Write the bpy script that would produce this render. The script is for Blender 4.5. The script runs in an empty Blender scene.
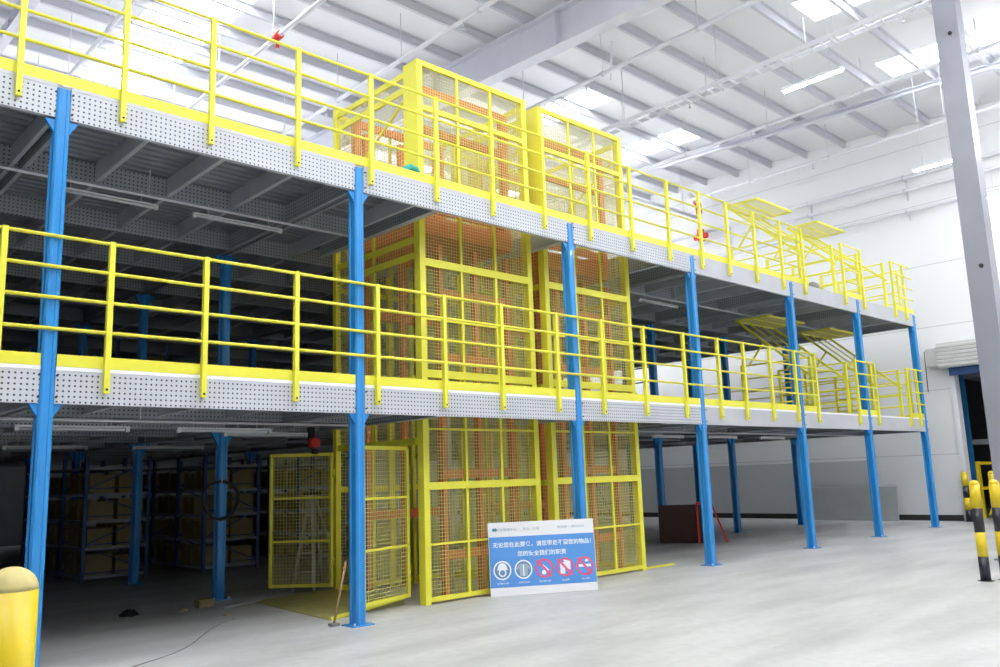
import bpy, math, random
from mathutils import Vector, Matrix
random.seed(4)
sc = bpy.context.scene
COL = sc.collection
R = math.radians

# ------------------------------------------------------------------ materials
def mat(name, rgb, rough=.5, metal=0., var=0., vscale=3., bump=0., bscale=40., emit=None, estr=0., coat=0.):
    m = bpy.data.materials.new(name); m.use_nodes = True
    nt = m.node_tree; b = nt.nodes['Principled BSDF']
    b.inputs['Base Color'].default_value = (*rgb, 1)
    b.inputs['Roughness'].default_value = rough
    b.inputs['Metallic'].default_value = metal
    b.inputs['Coat Weight'].default_value = coat
    tc = nt.nodes.new('ShaderNodeTexCoord')
    if var > 0:
        n = nt.nodes.new('ShaderNodeTexNoise'); n.inputs['Scale'].default_value = vscale
        n.inputs['Detail'].default_value = 5
        r = nt.nodes.new('ShaderNodeValToRGB')
        r.color_ramp.elements[0].position = .3; r.color_ramp.elements[1].position = .7
        r.color_ramp.elements[0].color = (*[c*(1-var) for c in rgb], 1)
        r.color_ramp.elements[1].color = (*[min(1, c*(1+var)) for c in rgb], 1)
        nt.links.new(tc.outputs['Object'], n.inputs['Vector'])
        nt.links.new(n.outputs['Fac'], r.inputs['Fac'])
        nt.links.new(r.outputs['Color'], b.inputs['Base Color'])
    if bump > 0:
        n2 = nt.nodes.new('ShaderNodeTexNoise'); n2.inputs['Scale'].default_value = bscale
        bp = nt.nodes.new('ShaderNodeBump'); bp.inputs['Strength'].default_value = bump; bp.inputs['Distance'].default_value = .01
        nt.links.new(tc.outputs['Object'], n2.inputs['Vector'])
        nt.links.new(n2.outputs['Fac'], bp.inputs['Height']); nt.links.new(bp.outputs['Normal'], b.inputs['Normal'])
    if emit:
        b.inputs['Emission Color'].default_value = (*emit, 1); b.inputs['Emission Strength'].default_value = estr
    return m

def perf_mat(name, rgb, hole, pitch, axis, rough=.45, metal=.0, rad=.2):
    """galvanised sheet punched with a grid of round holes"""
    m = mat(name, rgb, rough, metal)
    nt = m.node_tree; b = nt.nodes['Principled BSDF']
    tc = [n for n in nt.nodes if n.type == 'TEX_COORD'][0]
    sep = nt.nodes.new('ShaderNodeSeparateXYZ'); nt.links.new(tc.outputs['Object'], sep.inputs[0])
    def mm(op, a, bb=None):
        n = nt.nodes.new('ShaderNodeMath'); n.operation = op
        for i, v in enumerate((a, bb)):
            if v is None: continue
            if isinstance(v, (int, float)): n.inputs[i].default_value = v
            else: nt.links.new(v, n.inputs[i])
        return n.outputs[0]
    sq = []
    for ax in (axis, 'Z'):
        f = mm('FRACT', mm('MULTIPLY', sep.outputs[ax], 1/pitch))
        d = mm('SUBTRACT', f, .5); sq.append(mm('MULTIPLY', d, d))
    r2 = mm('ADD', sq[0], sq[1])
    inside = mm('LESS_THAN', r2, rad*rad)
    mix = nt.nodes.new('ShaderNodeMix'); mix.data_type = 'RGBA'
    mix.inputs[6].default_value = (*rgb, 1); mix.inputs[7].default_value = (*hole, 1)
    n = nt.nodes.new('ShaderNodeTexNoise'); n.inputs['Scale'].default_value = 2.5; n.inputs['Detail'].default_value = 4
    nt.links.new(tc.outputs['Object'], n.inputs['Vector'])
    r = nt.nodes.new('ShaderNodeValToRGB')
    r.color_ramp.elements[0].color = (*[c*.88 for c in rgb], 1); r.color_ramp.elements[1].color = (*[min(1, c*1.1) for c in rgb], 1)
    nt.links.new(n.outputs['Fac'], r.inputs['Fac']); nt.links.new(r.outputs['Color'], mix.inputs[6])
    nt.links.new(inside, mix.inputs[0]); nt.links.new(mix.outputs[2], b.inputs['Base Color'])
    return m

M = {}
SKYE = 9.0; TUBE = 54.0
M['yellow'] = mat('yellow_paint', (.76, .72, .055), .42, var=.05, vscale=2)
M['wire'] = mat('yellow_wire', (.66, .62, .20), .5)
M['white_lip'] = mat('white_lip', (.85, .85, .86), .5)
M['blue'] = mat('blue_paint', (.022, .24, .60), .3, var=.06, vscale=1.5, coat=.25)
M['galv'] = mat('galvanised_steel', (.50, .52, .56), .5, .15, var=.08, vscale=4)
M['galv_smooth'] = mat('galvanised_sheet', (.50, .51, .54), .5, .1, var=.06, vscale=1.3)
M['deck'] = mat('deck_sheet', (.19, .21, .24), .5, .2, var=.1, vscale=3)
M['joist'] = mat('joist_steel', (.48, .51, .55), .5, .2, var=.08, vscale=3)
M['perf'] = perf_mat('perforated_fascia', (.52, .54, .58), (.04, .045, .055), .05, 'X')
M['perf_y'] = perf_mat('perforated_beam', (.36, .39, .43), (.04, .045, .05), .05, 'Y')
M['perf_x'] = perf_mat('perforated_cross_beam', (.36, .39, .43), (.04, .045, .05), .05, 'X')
M['orange'] = mat('orange_paint', (.68, .17, .06), .45, var=.06)
M['tube_off'] = mat('lamp_housing', (.62, .64, .66), .4)
M['dark'] = mat('black_plastic', (.015, .015, .017), .5)
M['white'] = mat('white_steel', (.74, .75, .79), .5, var=.03)
M['pipe'] = mat('grey_pipe', (.66, .67, .71), .45)
M['purlin'] = mat('purlin_steel', (.56, .57, .62), .5)
M['roof'] = mat('roof_sheet', (.74, .75, .78), .6)
M['red'] = mat('red_paint', (.62, .03, .02), .45)
M['pole'] = mat('column_paint', (.27, .28, .325), .4, var=.06, vscale=1.2, coat=.1)
M['beam_white'] = mat('rafter_paint', (.60, .61, .68), .5, var=.03)
M['slab'] = mat('deck_top', (.62, .62, .62), .6)
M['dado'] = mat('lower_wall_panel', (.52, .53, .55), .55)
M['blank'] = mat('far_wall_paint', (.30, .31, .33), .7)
M['carton'] = mat('carton', (.27, .23, .11), .8, var=.15, vscale=2)
M['tape'] = mat('tape', (.36, .31, .18), .4)
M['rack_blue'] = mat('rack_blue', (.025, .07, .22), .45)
M['rack_beam'] = mat('rack_beam', (.30, .32, .36), .4, .2)
M['byellow'] = mat('bollard_yellow', (.70, .52, .012), .35, var=.06, vscale=6)
M['bcap'] = mat('bollard_cap', (.60, .50, .20), .55, var=.12, vscale=14)
M['bblack'] = mat('bollard_black', (.018, .018, .028), .35)
M['board'] = mat('sign_board', (.82, .82, .84), .5)
M['signblue'] = mat('sign_blue', (.09, .29, .68), .4)
M['signwhite'] = mat('sign_white', (.85, .87, .9), .5)
M['signgrey'] = mat('sign_print', (.35, .42, .50), .5)
M['signteal'] = mat('sign_logo', (.05, .38, .45), .5)
M['signpink'] = mat('sign_red', (.75, .10, .22), .5)
M['signdark'] = mat('sign_icon_ground', (.12, .25, .45), .5)
M['wood'] = mat('broom_wood', (.45, .27, .12), .6)
M['alu'] = mat('aluminium', (.42, .43, .44), .4, .4)
M['brown'] = mat('brown_board', (.085, .04, .035), .7, var=.1)
M['panel'] = mat('grey_panel', (.40, .42, .42), .6, var=.05)
M['teal'] = mat('teal_cloth', (.04, .42, .36), .7, var=.2, vscale=20)
M['ramp'] = mat('ramp_paint', (.34, .32, .11), .55, var=.12, vscale=6)
M['olive'] = mat('gate_panel', (.74, .66, .05), .55, var=.08)
M['skylight'] = mat('skylight_glow', (.8, .8, .8), .5, emit=(.93, .97, 1.0), estr=SKYE)
M['tube_on'] = mat('tube_light_glow', (.9, .9, .9), .5, emit=(1, 1, 1), estr=TUBE)
M['shutter'] = mat('shutter_grey', (.60, .61, .61), .45, .2)
M['blackbase'] = mat('black_skirting', (.02, .02, .022), .5)
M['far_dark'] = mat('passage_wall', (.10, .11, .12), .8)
M['cord'] = mat('cord_grey', (.22, .22, .22), .6)

# floor
def floor_mat():
    m = mat('polished_concrete', (.62, .62, .61), .38)
    nt = m.node_tree; b = nt.nodes['Principled BSDF']
    tc = [n for n in nt.nodes if n.type == 'TEX_COORD'][0]
    mp = nt.nodes.new('ShaderNodeMapping'); mp.inputs['Scale'].default_value = (.35, 1.3, 1)
    mp.inputs['Rotation'].default_value = (0, 0, R(25))
    n1 = nt.nodes.new('ShaderNodeTexNoise'); n1.inputs['Scale'].default_value = 1.3; n1.inputs['Detail'].default_value = 8
    n2 = nt.nodes.new('ShaderNodeTexNoise'); n2.inputs['Scale'].default_value = 9; n2.inputs['Detail'].default_value = 6
    nt.links.new(tc.outputs['Object'], mp.inputs[0]); nt.links.new(mp.outputs[0], n1.inputs['Vector'])
    nt.links.new(tc.outputs['Object'], n2.inputs['Vector'])
    r1 = nt.nodes.new('ShaderNodeValToRGB')
    e = r1.color_ramp.elements; e[0].position = .32; e[1].position = .62
    e[0].color = (.41, .41, .405, 1); e[1].color = (.56, .56, .55, 1)
    r2 = nt.nodes.new('ShaderNodeValToRGB')
    e = r2.color_ramp.elements; e[0].position = .3; e[1].position = .7
    e[0].color = (.90, .90, .90, 1); e[1].color = (1, 1, 1, 1)
    mx = nt.nodes.new('ShaderNodeMix'); mx.data_type = 'RGBA'; mx.blend_type = 'MULTIPLY'; mx.inputs[0].default_value = 1
    nt.links.new(n1.outputs['Fac'], r1.inputs[0]); nt.links.new(n2.outputs['Fac'], r2.inputs[0])
    nt.links.new(r1.outputs[0], mx.inputs[6]); nt.links.new(r2.outputs[0], mx.inputs[7])
    nt.links.new(mx.outputs[2], b.inputs['Base Color'])
    mr = nt.nodes.new('ShaderNodeMapRange'); mr.inputs[3].default_value = .34; mr.inputs[4].default_value = .6
    nt.links.new(n1.outputs['Fac'], mr.inputs[0]); nt.links.new(mr.outputs[0], b.inputs['Roughness'])
    return m
M['floor'] = floor_mat()
# wall: white sandwich panels with faint horizontal joints
def wall_mat():
    m = mat('white_wall_panel', (.76, .77, .79), .55)
    nt = m.node_tree; b = nt.nodes['Principled BSDF']
    tc = [n for n in nt.nodes if n.type == 'TEX_COORD'][0]
    sep = nt.nodes.new('ShaderNodeSeparateXYZ'); nt.links.new(tc.outputs['Object'], sep.inputs[0])
    a = nt.nodes.new('ShaderNodeMath'); a.operation = 'MULTIPLY'; a.inputs[1].default_value = 1/1.82
    f = nt.nodes.new('ShaderNodeMath'); f.operation = 'FRACT'
    l = nt.nodes.new('ShaderNodeMath'); l.operation = 'LESS_THAN'; l.inputs[1].default_value = .014
    nt.links.new(sep.outputs['Z'], a.inputs[0]); nt.links.new(a.outputs[0], f.inputs[0]); nt.links.new(f.outputs[0], l.inputs[0])
    mx = nt.nodes.new('ShaderNodeMix'); mx.data_type = 'RGBA'
    mx.inputs[6].default_value = (.76, .77, .79, 1); mx.inputs[7].default_value = (.55, .56, .58, 1)
    nt.links.new(l.outputs[0], mx.inputs[0]); nt.links.new(mx.outputs[2], b.inputs['Base Color'])
    return m
M['wall'] = wall_mat()

# ------------------------------------------------------------------ mesh builder
class MB:
    def __init__(s): s.v = []; s.f = []; s.sm = []; s.marks = []
    def quadbox(s, P, smooth=False):
        s.marks.append((len(s.v), len(s.f)))
        n = len(s.v); s.v += [tuple(p) for p in P]
        for q in ((0,3,2,1),(4,5,6,7),(0,1,5,4),(1,2,6,5),(2,3,7,6),(3,0,4,7)):
            s.f.append(tuple(n+i for i in q)); s.sm.append(smooth)
        return s
    def box(s, x0, x1, y0, y1, z0, z1):
        return s.quadbox([(x0,y0,z0),(x1,y0,z0),(x1,y1,z0),(x0,y1,z0),(x0,y0,z1),(x1,y0,z1),(x1,y1,z1),(x0,y1,z1)])
    def prism(s, poly, z0, z1, smooth=False):
        """poly: list of (x,y) extruded in z"""
        n = len(s.v); k = len(poly)
        s.v += [(x, y, z0) for x, y in poly] + [(x, y, z1) for x, y in poly]
        for i in range(k):
            j = (i+1) % k
            s.f.append((n+i, n+j, n+k+j, n+k+i)); s.sm.append(smooth)
        s.f.append(tuple(n+i for i in reversed(range(k)))); s.sm.append(False)
        s.f.append(tuple(n+k+i for i in range(k))); s.sm.append(False)
        return s
    def tri_plate(s, pts, d):
        """flat polygon pts (3D) given thickness vector d"""
        s.marks.append((len(s.v), len(s.f)))
        d = Vector(d); n = len(s.v); k = len(pts)
        s.v += [tuple(p) for p in pts] + [tuple(Vector(p)+d) for p in pts]
        for i in range(k):
            j = (i+1) % k
            s.f.append((n+i, n+j, n+k+j, n+k+i)); s.sm.append(False)
        s.f.append(tuple(n+i for i in reversed(range(k)))); s.sm.append(False)
        s.f.append(tuple(n+k+i for i in range(k))); s.sm.append(False)
        return s
    def bar(s, a, b, w, h=None, up=(0,0,1)):
        """rectangular bar from a to b; w across, h along up"""
        h = w if h is None else h
        a = Vector(a); b = Vector(b); d = (b-a).normalized(); u = Vector(up)
        if abs(d.dot(u)) > .98: u = Vector((0, 1, 0)) if abs(d.y) < .9 else Vector((1, 0, 0))
        r = d.cross(u).normalized(); u = r.cross(d).normalized()
        P = []
        for c in (a, b):
            for i, j in ((-1,-1),(1,-1),(1,1),(-1,1)): P.append(c + r*(i*w/2) + u*(j*h/2))
        return s.quadbox(P)
    def tube(s, pts, r, k=8, caps=True):
        s.marks.append((len(s.v), len(s.f)))
        pts = [Vector(p) for p in pts]; n = len(s.v); m = len(pts)
        prev = None
        for i, p in enumerate(pts):
            if i == 0: d = pts[1]-pts[0]
            elif i == m-1: d = pts[-1]-pts[-2]
            else: d = (pts[i+1]-p).normalized() + (p-pts[i-1]).normalized()
            d.normalize()
            if prev is None:
                u = Vector((0,0,1)) if abs(d.z) < .9 else Vector((1,0,0))
                a = d.cross(u).normalized()
            else:
                a = (prev - d*prev.dot(d)).normalized()
            prev = a; b = d.cross(a)
            rr = r[i] if isinstance(r, (list, tuple)) else r
            for j in range(k):
                t = 2*math.pi*j/k
                s.v.append(tuple(p + a*(rr*math.cos(t)) + b*(rr*math.sin(t))))
        for i in range(m-1):
            for j in range(k):
                j2 = (j+1) % k
                s.f.append((n+i*k+j, n+i*k+j2, n+(i+1)*k+j2, n+(i+1)*k+j)); s.sm.append(True)
        if caps:
            s.f.append(tuple(n+j for j in reversed(range(k)))); s.sm.append(False)
            s.f.append(tuple(n+(m-1)*k+j for j in range(k))); s.sm.append(False)
        return s
    def lathe(s, x, y, prof, k=32):
        """prof: [(r,z)] bottom to top"""
        n = len(s.v); m = len(prof)
        for r, z in prof:
            for j in range(k):
                t = 2*math.pi*j/k; s.v.append((x+r*math.cos(t), y+r*math.sin(t), z))
        for i in range(m-1):
            for j in range(k):
                j2 = (j+1) % k
                s.f.append((n+i*k+j, n+i*k+j2, n+(i+1)*k+j2, n+(i+1)*k+j)); s.sm.append(True)
        s.f.append(tuple(n+j for j in reversed(range(k)))); s.sm.append(False)
        s.f.append(tuple(n+(m-1)*k+j for j in range(k))); s.sm.append(False)
        return s
    def build_each(s, name, m, parent=None):
        out = []; mk = s.marks + [(len(s.v), len(s.f))]
        for (v0, f0), (v1, f1) in zip(mk, mk[1:]):
            q = MB(); q.v = s.v[v0:v1]; q.f = [tuple(i-v0 for i in f) for f in s.f[f0:f1]]; q.sm = s.sm[f0:f1]
            out.append(q.build(name, m, parent))
        return out
    def build(s, name, m, parent=None, base=None):
        """vertices are given in world space; parent may be a thing (its base is subtracted)"""
        o0 = Vector(parent['_b']) if parent is not None and '_b' in parent else (Vector(base) if base else Vector((0,0,0)))
        me = bpy.data.meshes.new(name)
        me.from_pydata([tuple(Vector(p)-o0) for p in s.v], [], s.f)
        me.polygons.foreach_set('use_smooth', s.sm)
        me.materials.append(M[m]); me.update()
        o = bpy.data.objects.new(name, me); COL.objects.link(o)
        o['_b'] = tuple(o0)
        if parent is not None: o.parent = parent
        else: o.location = o0
        return o

def tag(o, label=None, cat=None, group=None, kind=None):
    if label: o['label'] = label
    if cat: o['category'] = cat
    if group: o['group'] = group
    if kind: o['kind'] = kind
    return o
def thing(name, label, cat, loc=(0,0,0), group=None):
    o = bpy.data.objects.new(name, None); COL.objects.link(o)
    o.location = loc; o['_b'] = tuple(loc); o.empty_display_size = .2
    return tag(o, label, cat, group)
def struct(name, mb, m):
    return tag(mb.build(name, m), kind='structure')
def copy_tree(o, loc, label=None):
    r = o.copy(); COL.objects.link(r); r.location = loc
    if label: r['label'] = label
    for ch in list(o.children):
        c = ch.copy(); COL.objects.link(c); c.parent = r
        for g in list(ch.children):
            d = g.copy(); COL.objects.link(d); d.parent = c
    return r

# ------------------------------------------------------------------ the room
XW = 25.45; XL = -6.0; YB = 22.0; YF = -16.0
def zroof(y): return 11.62 + .045*y
struct('floor', MB().box(XL-.3, 33, YF-.3, YB+.3, -.2, 0), 'floor')
# end wall with the door opening
DY0, DY1, DZ = -3.3, .13, 4.2
w = MB().box(XW, XW+.25, DY1, YB, 0, 12.9).box(XW, XW+.25, YF, DY0, 0, 12.9).box(XW, XW+.25, DY0, DY1, DZ, 12.9)
struct('wall_right', w, 'wall')
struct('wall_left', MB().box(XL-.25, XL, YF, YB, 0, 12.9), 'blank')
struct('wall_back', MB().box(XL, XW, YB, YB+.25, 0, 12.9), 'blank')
struct('trim_2', MB().box(XW-.02, XW, 2.7, 21, .16, 1.74), 'dado')
struct('wall_front', MB().box(XL, XW, YF-.25, YF, 0, 12.9), 'wall')
struct('baseboard_right', MB().box(XW-.03, XW, DY1+.12, YB-.1, 0, .16), 'blackbase')
# roof sheet with openings for the skylights
SKY = []   # (x0,x1,y0,y1)
for xc in (-2.3, 2.4, 12.2, 16.95, 21.2):
    for (a, b) in ((-8.8, -6.6), (-3.4, -.6), (5.0, 7.6), (13.2, 16.0)):  # first row is out of view, added for more light
        if xc == 12.2 and 4 < a < 14: continue
        SKY.append((xc-.55, xc+.55, a, b))
for (a, b) in ((-8.8, -6.6), (-3.4, -.6), (4.6, 14.2)):  # first one again added out of view for light
    SKY.append((6.15, 7.75, a, b))
SKY.append((23.7, 24.7, -9.5, -4.4))  # unseen skylight, added to brighten the foot of the end wall
xs = sorted(set([XL, XW] + [v for s in SKY for v in s[:2]]))
ys = sorted(set([YF, YB] + [v for s in SKY for v in s[2:]]))
cm = MB()
for i in range(len(xs)-1):
    for j in range(len(ys)-1):
        cx, cy = (xs[i]+xs[i+1])/2, (ys[j]+ys[j+1])/2
        if any(s[0] < cx < s[1] and s[2] < cy < s[3] for s in SKY): continue
        x0, x1, y0, y1 = xs[i], xs[i+1], ys[j], ys[j+1]
        cm.quadbox([(x0,y0,zroof(y0)),(x1,y0,zroof(y0)),(x1,y1,zroof(y1)),(x0,y1,zroof(y1)),
                    (x0,y0,zroof(y0)+.1),(x1,y0,zroof(y0)+.1),(x1,y1,zroof(y1)+.1),(x0,y1,zroof(y1)+.1)])
ceil = struct('ceiling', cm, 'roof')
for i, s in enumerate(SKY):
    x0, x1, y0, y1 = s
    struct('window_%d' % (i+1), MB().quadbox([(x0,y0,zroof(y0)+.03),(x1,y0,zroof(y0)+.03),(x1,y1,zroof(y1)+.03),(x0,y1,zroof(y1)+.03),
        (x0,y0,zroof(y0)+.07),(x1,y0,zroof(y0)+.07),(x1,y1,zroof(y1)+.07),(x0,y1,zroof(y1)+.07)]), 'skylight')
# purlins (Z sections running along the hall) and rafters, parts of the roof
y = -15.4
while y < YB-.3:
    z = zroof(y)
    p = MB().box(XL+.05, XW-.02, y-.004, y+.004, z-.2, z-.002)
    p.box(XL+.05, XW-.02, y, y+.075, z-.2, z-.192).box(XL+.05, XW-.02, y-.075, y, z-.012, z-.004)
    p.build('purlin', 'purlin', ceil); y += 1.27
def rafter(x, w=.34, d=.86):
    a, b = YF+.02, YB-.02
    m = MB()
    for (z0, z1, hw) in ((-.2-d, -.2-d+.03, w/2), (-.235, -.205, w/2), (-.2-d+.03, -.235, .01)):
        m.quadbox([(x-hw,a,zroof(a)+z0),(x+hw,a,zroof(a)+z0),(x+hw,b,zroof(b)+z0),(x-hw,b,zroof(b)+z0),
                   (x-hw,a,zroof(a)+z1),(x+hw,a,zroof(a)+z1),(x+hw,b,zroof(b)+z1),(x-hw,b,zroof(b)+z1)])
    for k in range(9):   # web stiffeners
        yy = a + 2 + k*4.2
        m.box(x-w/2+.01, x+w/2-.01, yy-.006, yy+.006, zroof(yy)-.2-d+.03, zroof(yy)-.24)
    return m.build('rafter', 'beam_white', ceil)
rafter(12.62); rafter(-3.6); rafter(4.0, .2, .3); rafter(20.0+2.35, .16, .14)
# diagonal purlin braces
for (x, y) in ((14.5, 2.9),):
    z = zroof(y)-.22
    MB().bar((x, y, z), (x+1.5, y+1.27, z+.02), .045, .02).build('brace', 'purlin', ceil)

# ------------------------------------------------------------------ sprinkler pipes, hangers and hanging tube lights
def ypipe(x, z, y0, y1, r, label, name='sprinkler_pipe', cat='pipe', hang=2.6, drops=True, group=None, wall=False):
    t = thing(name, label, cat, (x, y0, z), group)
    MB().tube([(x, y0, z), (x, y1, z)], r, 10).build('pipe_run', 'pipe', t)
    y = y0+.7; i = 0
    while y < y1-.2:
        zt = zroof(y)-.05
        if wall: MB().bar((x, y, z-r-.01), (XW, y, z-r-.01), .04, .03).bar((XW-.02, y, z-r-.2), (XW-.02, y, z+.1), .05, .03).build('wall_bracket', 'purlin', t)
        else: MB().tube([(x, y, z+r-.003), (x, y, zt+.04)], .011, 6).build('hanger_rod', 'pipe', t)
        c = MB(); c.tube([(x, y-.03, z), (x, y+.03, z)], r+.012, 10); c.build('pipe_clamp', 'purlin', t)
        if drops and i % 2 == 0:
            h = MB().tube([(x, y+.5, z), (x, y+.5, z-.16)], .014, 6)
            h.tube([(x, y+.5, z-.16), (x, y+.5, z-.19), (x, y+.5, z-.2)], [.02, .03, .045], 8)
            h.build('sprinkler_head', 'purlin', t)
        y += hang; i += 1
    return t
ypipe(5.0, 10.6, 2, 16, .045, 'thin roof pipe at the far left, crossing behind the upper yellow railing')
rp = ypipe(7.8, 10.75, -2, 16, .05, 'roof pipe with red coupling hanging just right of the widest skylight')
MB().tube([(7.8, 6.2, 10.75), (7.8, 6.45, 10.75)], .085, 10).tube([(7.8, 6.33, 10.66), (7.8, 6.33, 10.5)], .04, 8).build('coupling', 'red', rp)
ypipe(10.35, 10.75, -3, 14, .05, 'roof pipe ending above the left lift cage, left of the big roof beam')
ypipe(14.35, 10.75, -8, 12, .055, 'roof pipe hanging just right of the big white roof beam')
ypipe(17.1, 10.72, -9, 12, .05, 'roof pipe running beside the long cable tray')
ypipe(20.0, 10.7, -9, 12, .05, 'roof pipe between the cable tray and the end wall, left of the hanging lit tube')
ypipe(23.5, 10.65, -9, 14, .05, 'roof pipe nearest the white end wall, at purlin ends')
ypipe(25.2, 9.98, -9, 14, .06, 'upper thick pipe fixed along the white end wall', hang=3.0, drops=False, wall=True)
ypipe(25.2, 9.58, -9, 14, .05, 'middle pipe fixed along the white end wall', hang=3.0, drops=False, wall=True)
ypipe(25.2, 8.95, -9, 14, .045, 'lowest pipe fixed along the white end wall', hang=3.0, drops=False, wall=True)
# cross main running along the hall
t = thing('sprinkler_main', 'grey cross main with red elbow above the upper railing, far right of the lift cages', 'pipe', (15, 7.6, 10.3))
MB().tube([(12, 7.6, 10.45), (25.0, 7.6, 10.45)], .06, 10).build('pipe_run', 'pipe', t)
for x in (13.5, 17.0, 20.5, 24.0):
    MB().tube([(x, 7.6, 10.5), (x, 7.6, zroof(7.6)-.02)], .011, 6).build('hanger_rod', 'pipe', t)
t = thing('fire_riser', 'grey fire pipe drop with two red valves beyond the upper railing', 'pipe', (24.9, 7.55, 9.6))
MB().tube([(23.6, 7.1, 11.0), (24.5, 7.45, 11.0), (24.85, 7.55, 10.95), (24.9, 7.55, 10.8), (24.9, 7.55, 9.75)], .07, 10).build('pipe_run', 'pipe', t)
MB().tube([(24.65, 7.5, 11.0), (24.88, 7.55, 10.93), (24.9, 7.55, 10.6)], .11, 12).build('elbow', 'red', t)
m = MB().tube([(24.9, 7.55, 10.0), (24.9, 7.55, 9.6)], .13, 12).tube([(24.9, 7.3, 9.75), (24.9, 7.8, 9.75)], .1, 10)
m.build('valve', 'red', t)
MB().tube([(24.9, 7.55, 9.75), (24.9, 7.55, 8.6), (25.38, 7.55, 8.6)], .05, 8).build('lower_pipe', 'pipe', t)
# cable tray
t = thing('cable_tray', 'long galvanised cable tray hung under the roof, right of the big beam', 'cable tray', (15.9, -8, 10.2))
m = MB().box(15.82, 15.84, -8, 10, 10.15, 10.25).box(16.14, 16.16, -8, 10, 10.15, 10.25)
for k in range(60): m.box(15.84, 16.14, -8+k*.3, -7.96+k*.3, 10.15, 10.17)
m.build('tray_bed', 'white', t)
for k in range(7):
    y = -7+k*2.7
    MB().bar((15.8, y, 10.14), (16.18, y, 10.14), .04, .03).tube([(15.99, y, 10.15), (15.99, y, zroof(y)-.04)], .012, 6).build('hanger', 'pipe', t)
# lit tubes
def tube_lit(x, y0, y1, z, label):
    t = thing('tube_light', label, 'light', (x, y0, z), 'hanging lit tubes under the roof')
    MB().prism([(x-.05, y0), (x+.05, y0), (x+.05, y1), (x-.05, y1)], z, z+.05).build('housing', 'white', t)
    MB().tube([(x, y0+.03, z-.015), (x, y1-.03, z-.015)], .028, 10).build('tube', 'tube_on', t)
    for y in (y0+.25, y1-.25):
        MB().tube([(x, y, z+.05), (x, y, zroof(y)+.01)], .005, 5).build('wire', 'pipe', t)
tube_lit(15.0, -2.15, -.9, 9.0, 'lit tube lamp hanging highest, in front of the roof purlins')
tube_lit(21.9, -1.9, -.75, 9.0, 'lit tube lamp against the end wall, just left of the grey steel pole')
tube_lit(24.9, -3.2, -1.45, 8.7, 'lit tube lamp partly hidden behind the grey steel pole')
# long lamp lines added out of view to brighten the roof
def added_lamp_line(x, y0, y1, z, label):
    t = thing('added_lamp_line', label, 'light', (x, y0, z), 'added lamp lines out of view')
    MB().box(x-.05, x+.05, y0, y1, z, z+.05).build('housing', 'white', t)
    MB().tube([(x, y0+.03, z-.015), (x, y1-.03, z-.015)], .03, 8).build('tube', 'tube_on', t)
    MB().tube([(x-.085, y0+.03, z+.03), (x-.085, y1-.03, z+.03)], .03, 8).tube([(x+.085, y0+.03, z+.03), (x+.085, y1-.03, z+.03)], .03, 8).build_each('tube', 'tube_on', t)
    y = y0+.4
    while y < y1:
        MB().tube([(x, y, z+.05), (x, y, zroof(y)+.01)], .005, 5).build('wire', 'pipe', t); y += 3.1
for i, x in enumerate((-1.5, 3.6, 8.6)): added_lamp_line(x, -8.5, (-1.5, -1.8, -2.6)[i], 9.3, 'added long lamp line, out of view, over the open floor, number %s from the left wall' % ('one', 'two', 'three')[i])
for i, x in enumerate((15.0, 21.6)): added_lamp_line(x, -12, (-4.7, -3.0)[i], 9.3, 'added long lamp line, out of view, beyond the steel column, %s the end wall' % ('away from', 'near')[i])
for i, x in enumerate((-2.5, 3.2, 9.0, 14.8, 20.4)): added_lamp_line(x, (16, 15.5, 13.5, 11, 8.0)[i], 20, (9.3, 9.3, 9.3, 8.2, 8.2)[i], 'added long lamp line, out of view, over the mezzanine, number %s from the left wall' % ('one', 'two', 'three', 'four', 'five')[i])

# ------------------------------------------------------------------ mezzanine
CX = [2.19, 5.57, 9.445, 12.73, 16.345, 19.515, 22.85]
RY = [3.6, 6.95, 10.4, 13.9, 17.4, 20.6]
XE = 22.93; YE = 20.9; XS = XL+.02
HOLE = (6.86, 11.72, .5, 2.95)
Z1, Z2 = 2.745, 5.49
def column(x, yc, ztop, label, group, front):
    """rack-type upright, front face at yc"""
    t = thing('mezzanine_column', label, 'column', (x, yc+.1, 0), group)
    w, d = .064, .155
    y0, y1 = yc, yc+d
    c = .018
    poly = [(x-w+c, y0), (x-.028, y0), (x-.02, y0+.007), (x+.02, y0+.007), (x+.028, y0), (x+w-c, y0), (x+w, y0+c), (x+w, y0+.06),
            (x+w-.012, y0+.075), (x+w-.012, y1-.03), (x+w, y1-.02), (x+w, y1), (x-w, y1), (x-w, y1-.02), (x-w+.012, y1-.03), (x-w+.012, y0+.075), (x-w, y0+.06), (x-w, y0+c)]
    MB().prism(poly, .012, ztop).build('upright', 'blue', t)
    bp = MB().box(x-.14, x+.14, y0-.05, y1+.05, 0, .012)
    o = bp.build('base_plate', 'blue', t)
    m = MB()
    for sx in (-1, 1):
        m.tube([(x+sx*.11, y0-.02, .011), (x+sx*.11, y0-.02, .04)], .012, 6)
    m.build_each('anchor_bolt', 'pipe', t)
    if front:
        for zt in (2.41, 5.13):
            for sx in (-1, 1):
                xx = x+sx*w
                MB().tri_plate([(xx, y0+.03, zt), (xx+sx*.085, y0+.03, zt), (xx, y0+.03, zt-.13)], (0, .05, 0)).build('gusset', 'blue', t)
        m = MB()
        for zt in (2.46, 2.66, 5.2, 5.4):
            for sx in (-1, 1):
                m.tube([(x+sx*(w+.010), y0-.006, zt), (x+sx*(w+.012), y0+.002, zt)], .011, 8)
        m.build_each('bolt', 'dark', t)
    else:
        for zt in (2.4, 5.1):
            for sx in (-1, 1):
                xx = x+sx*w
                MB().tri_plate([(xx, y0+.04, zt), (xx+sx*.12, y0+.04, zt), (xx, y0+.04, zt-.2)], (0, .05, 0)).build('gusset', 'blue', t)
    return t
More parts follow.
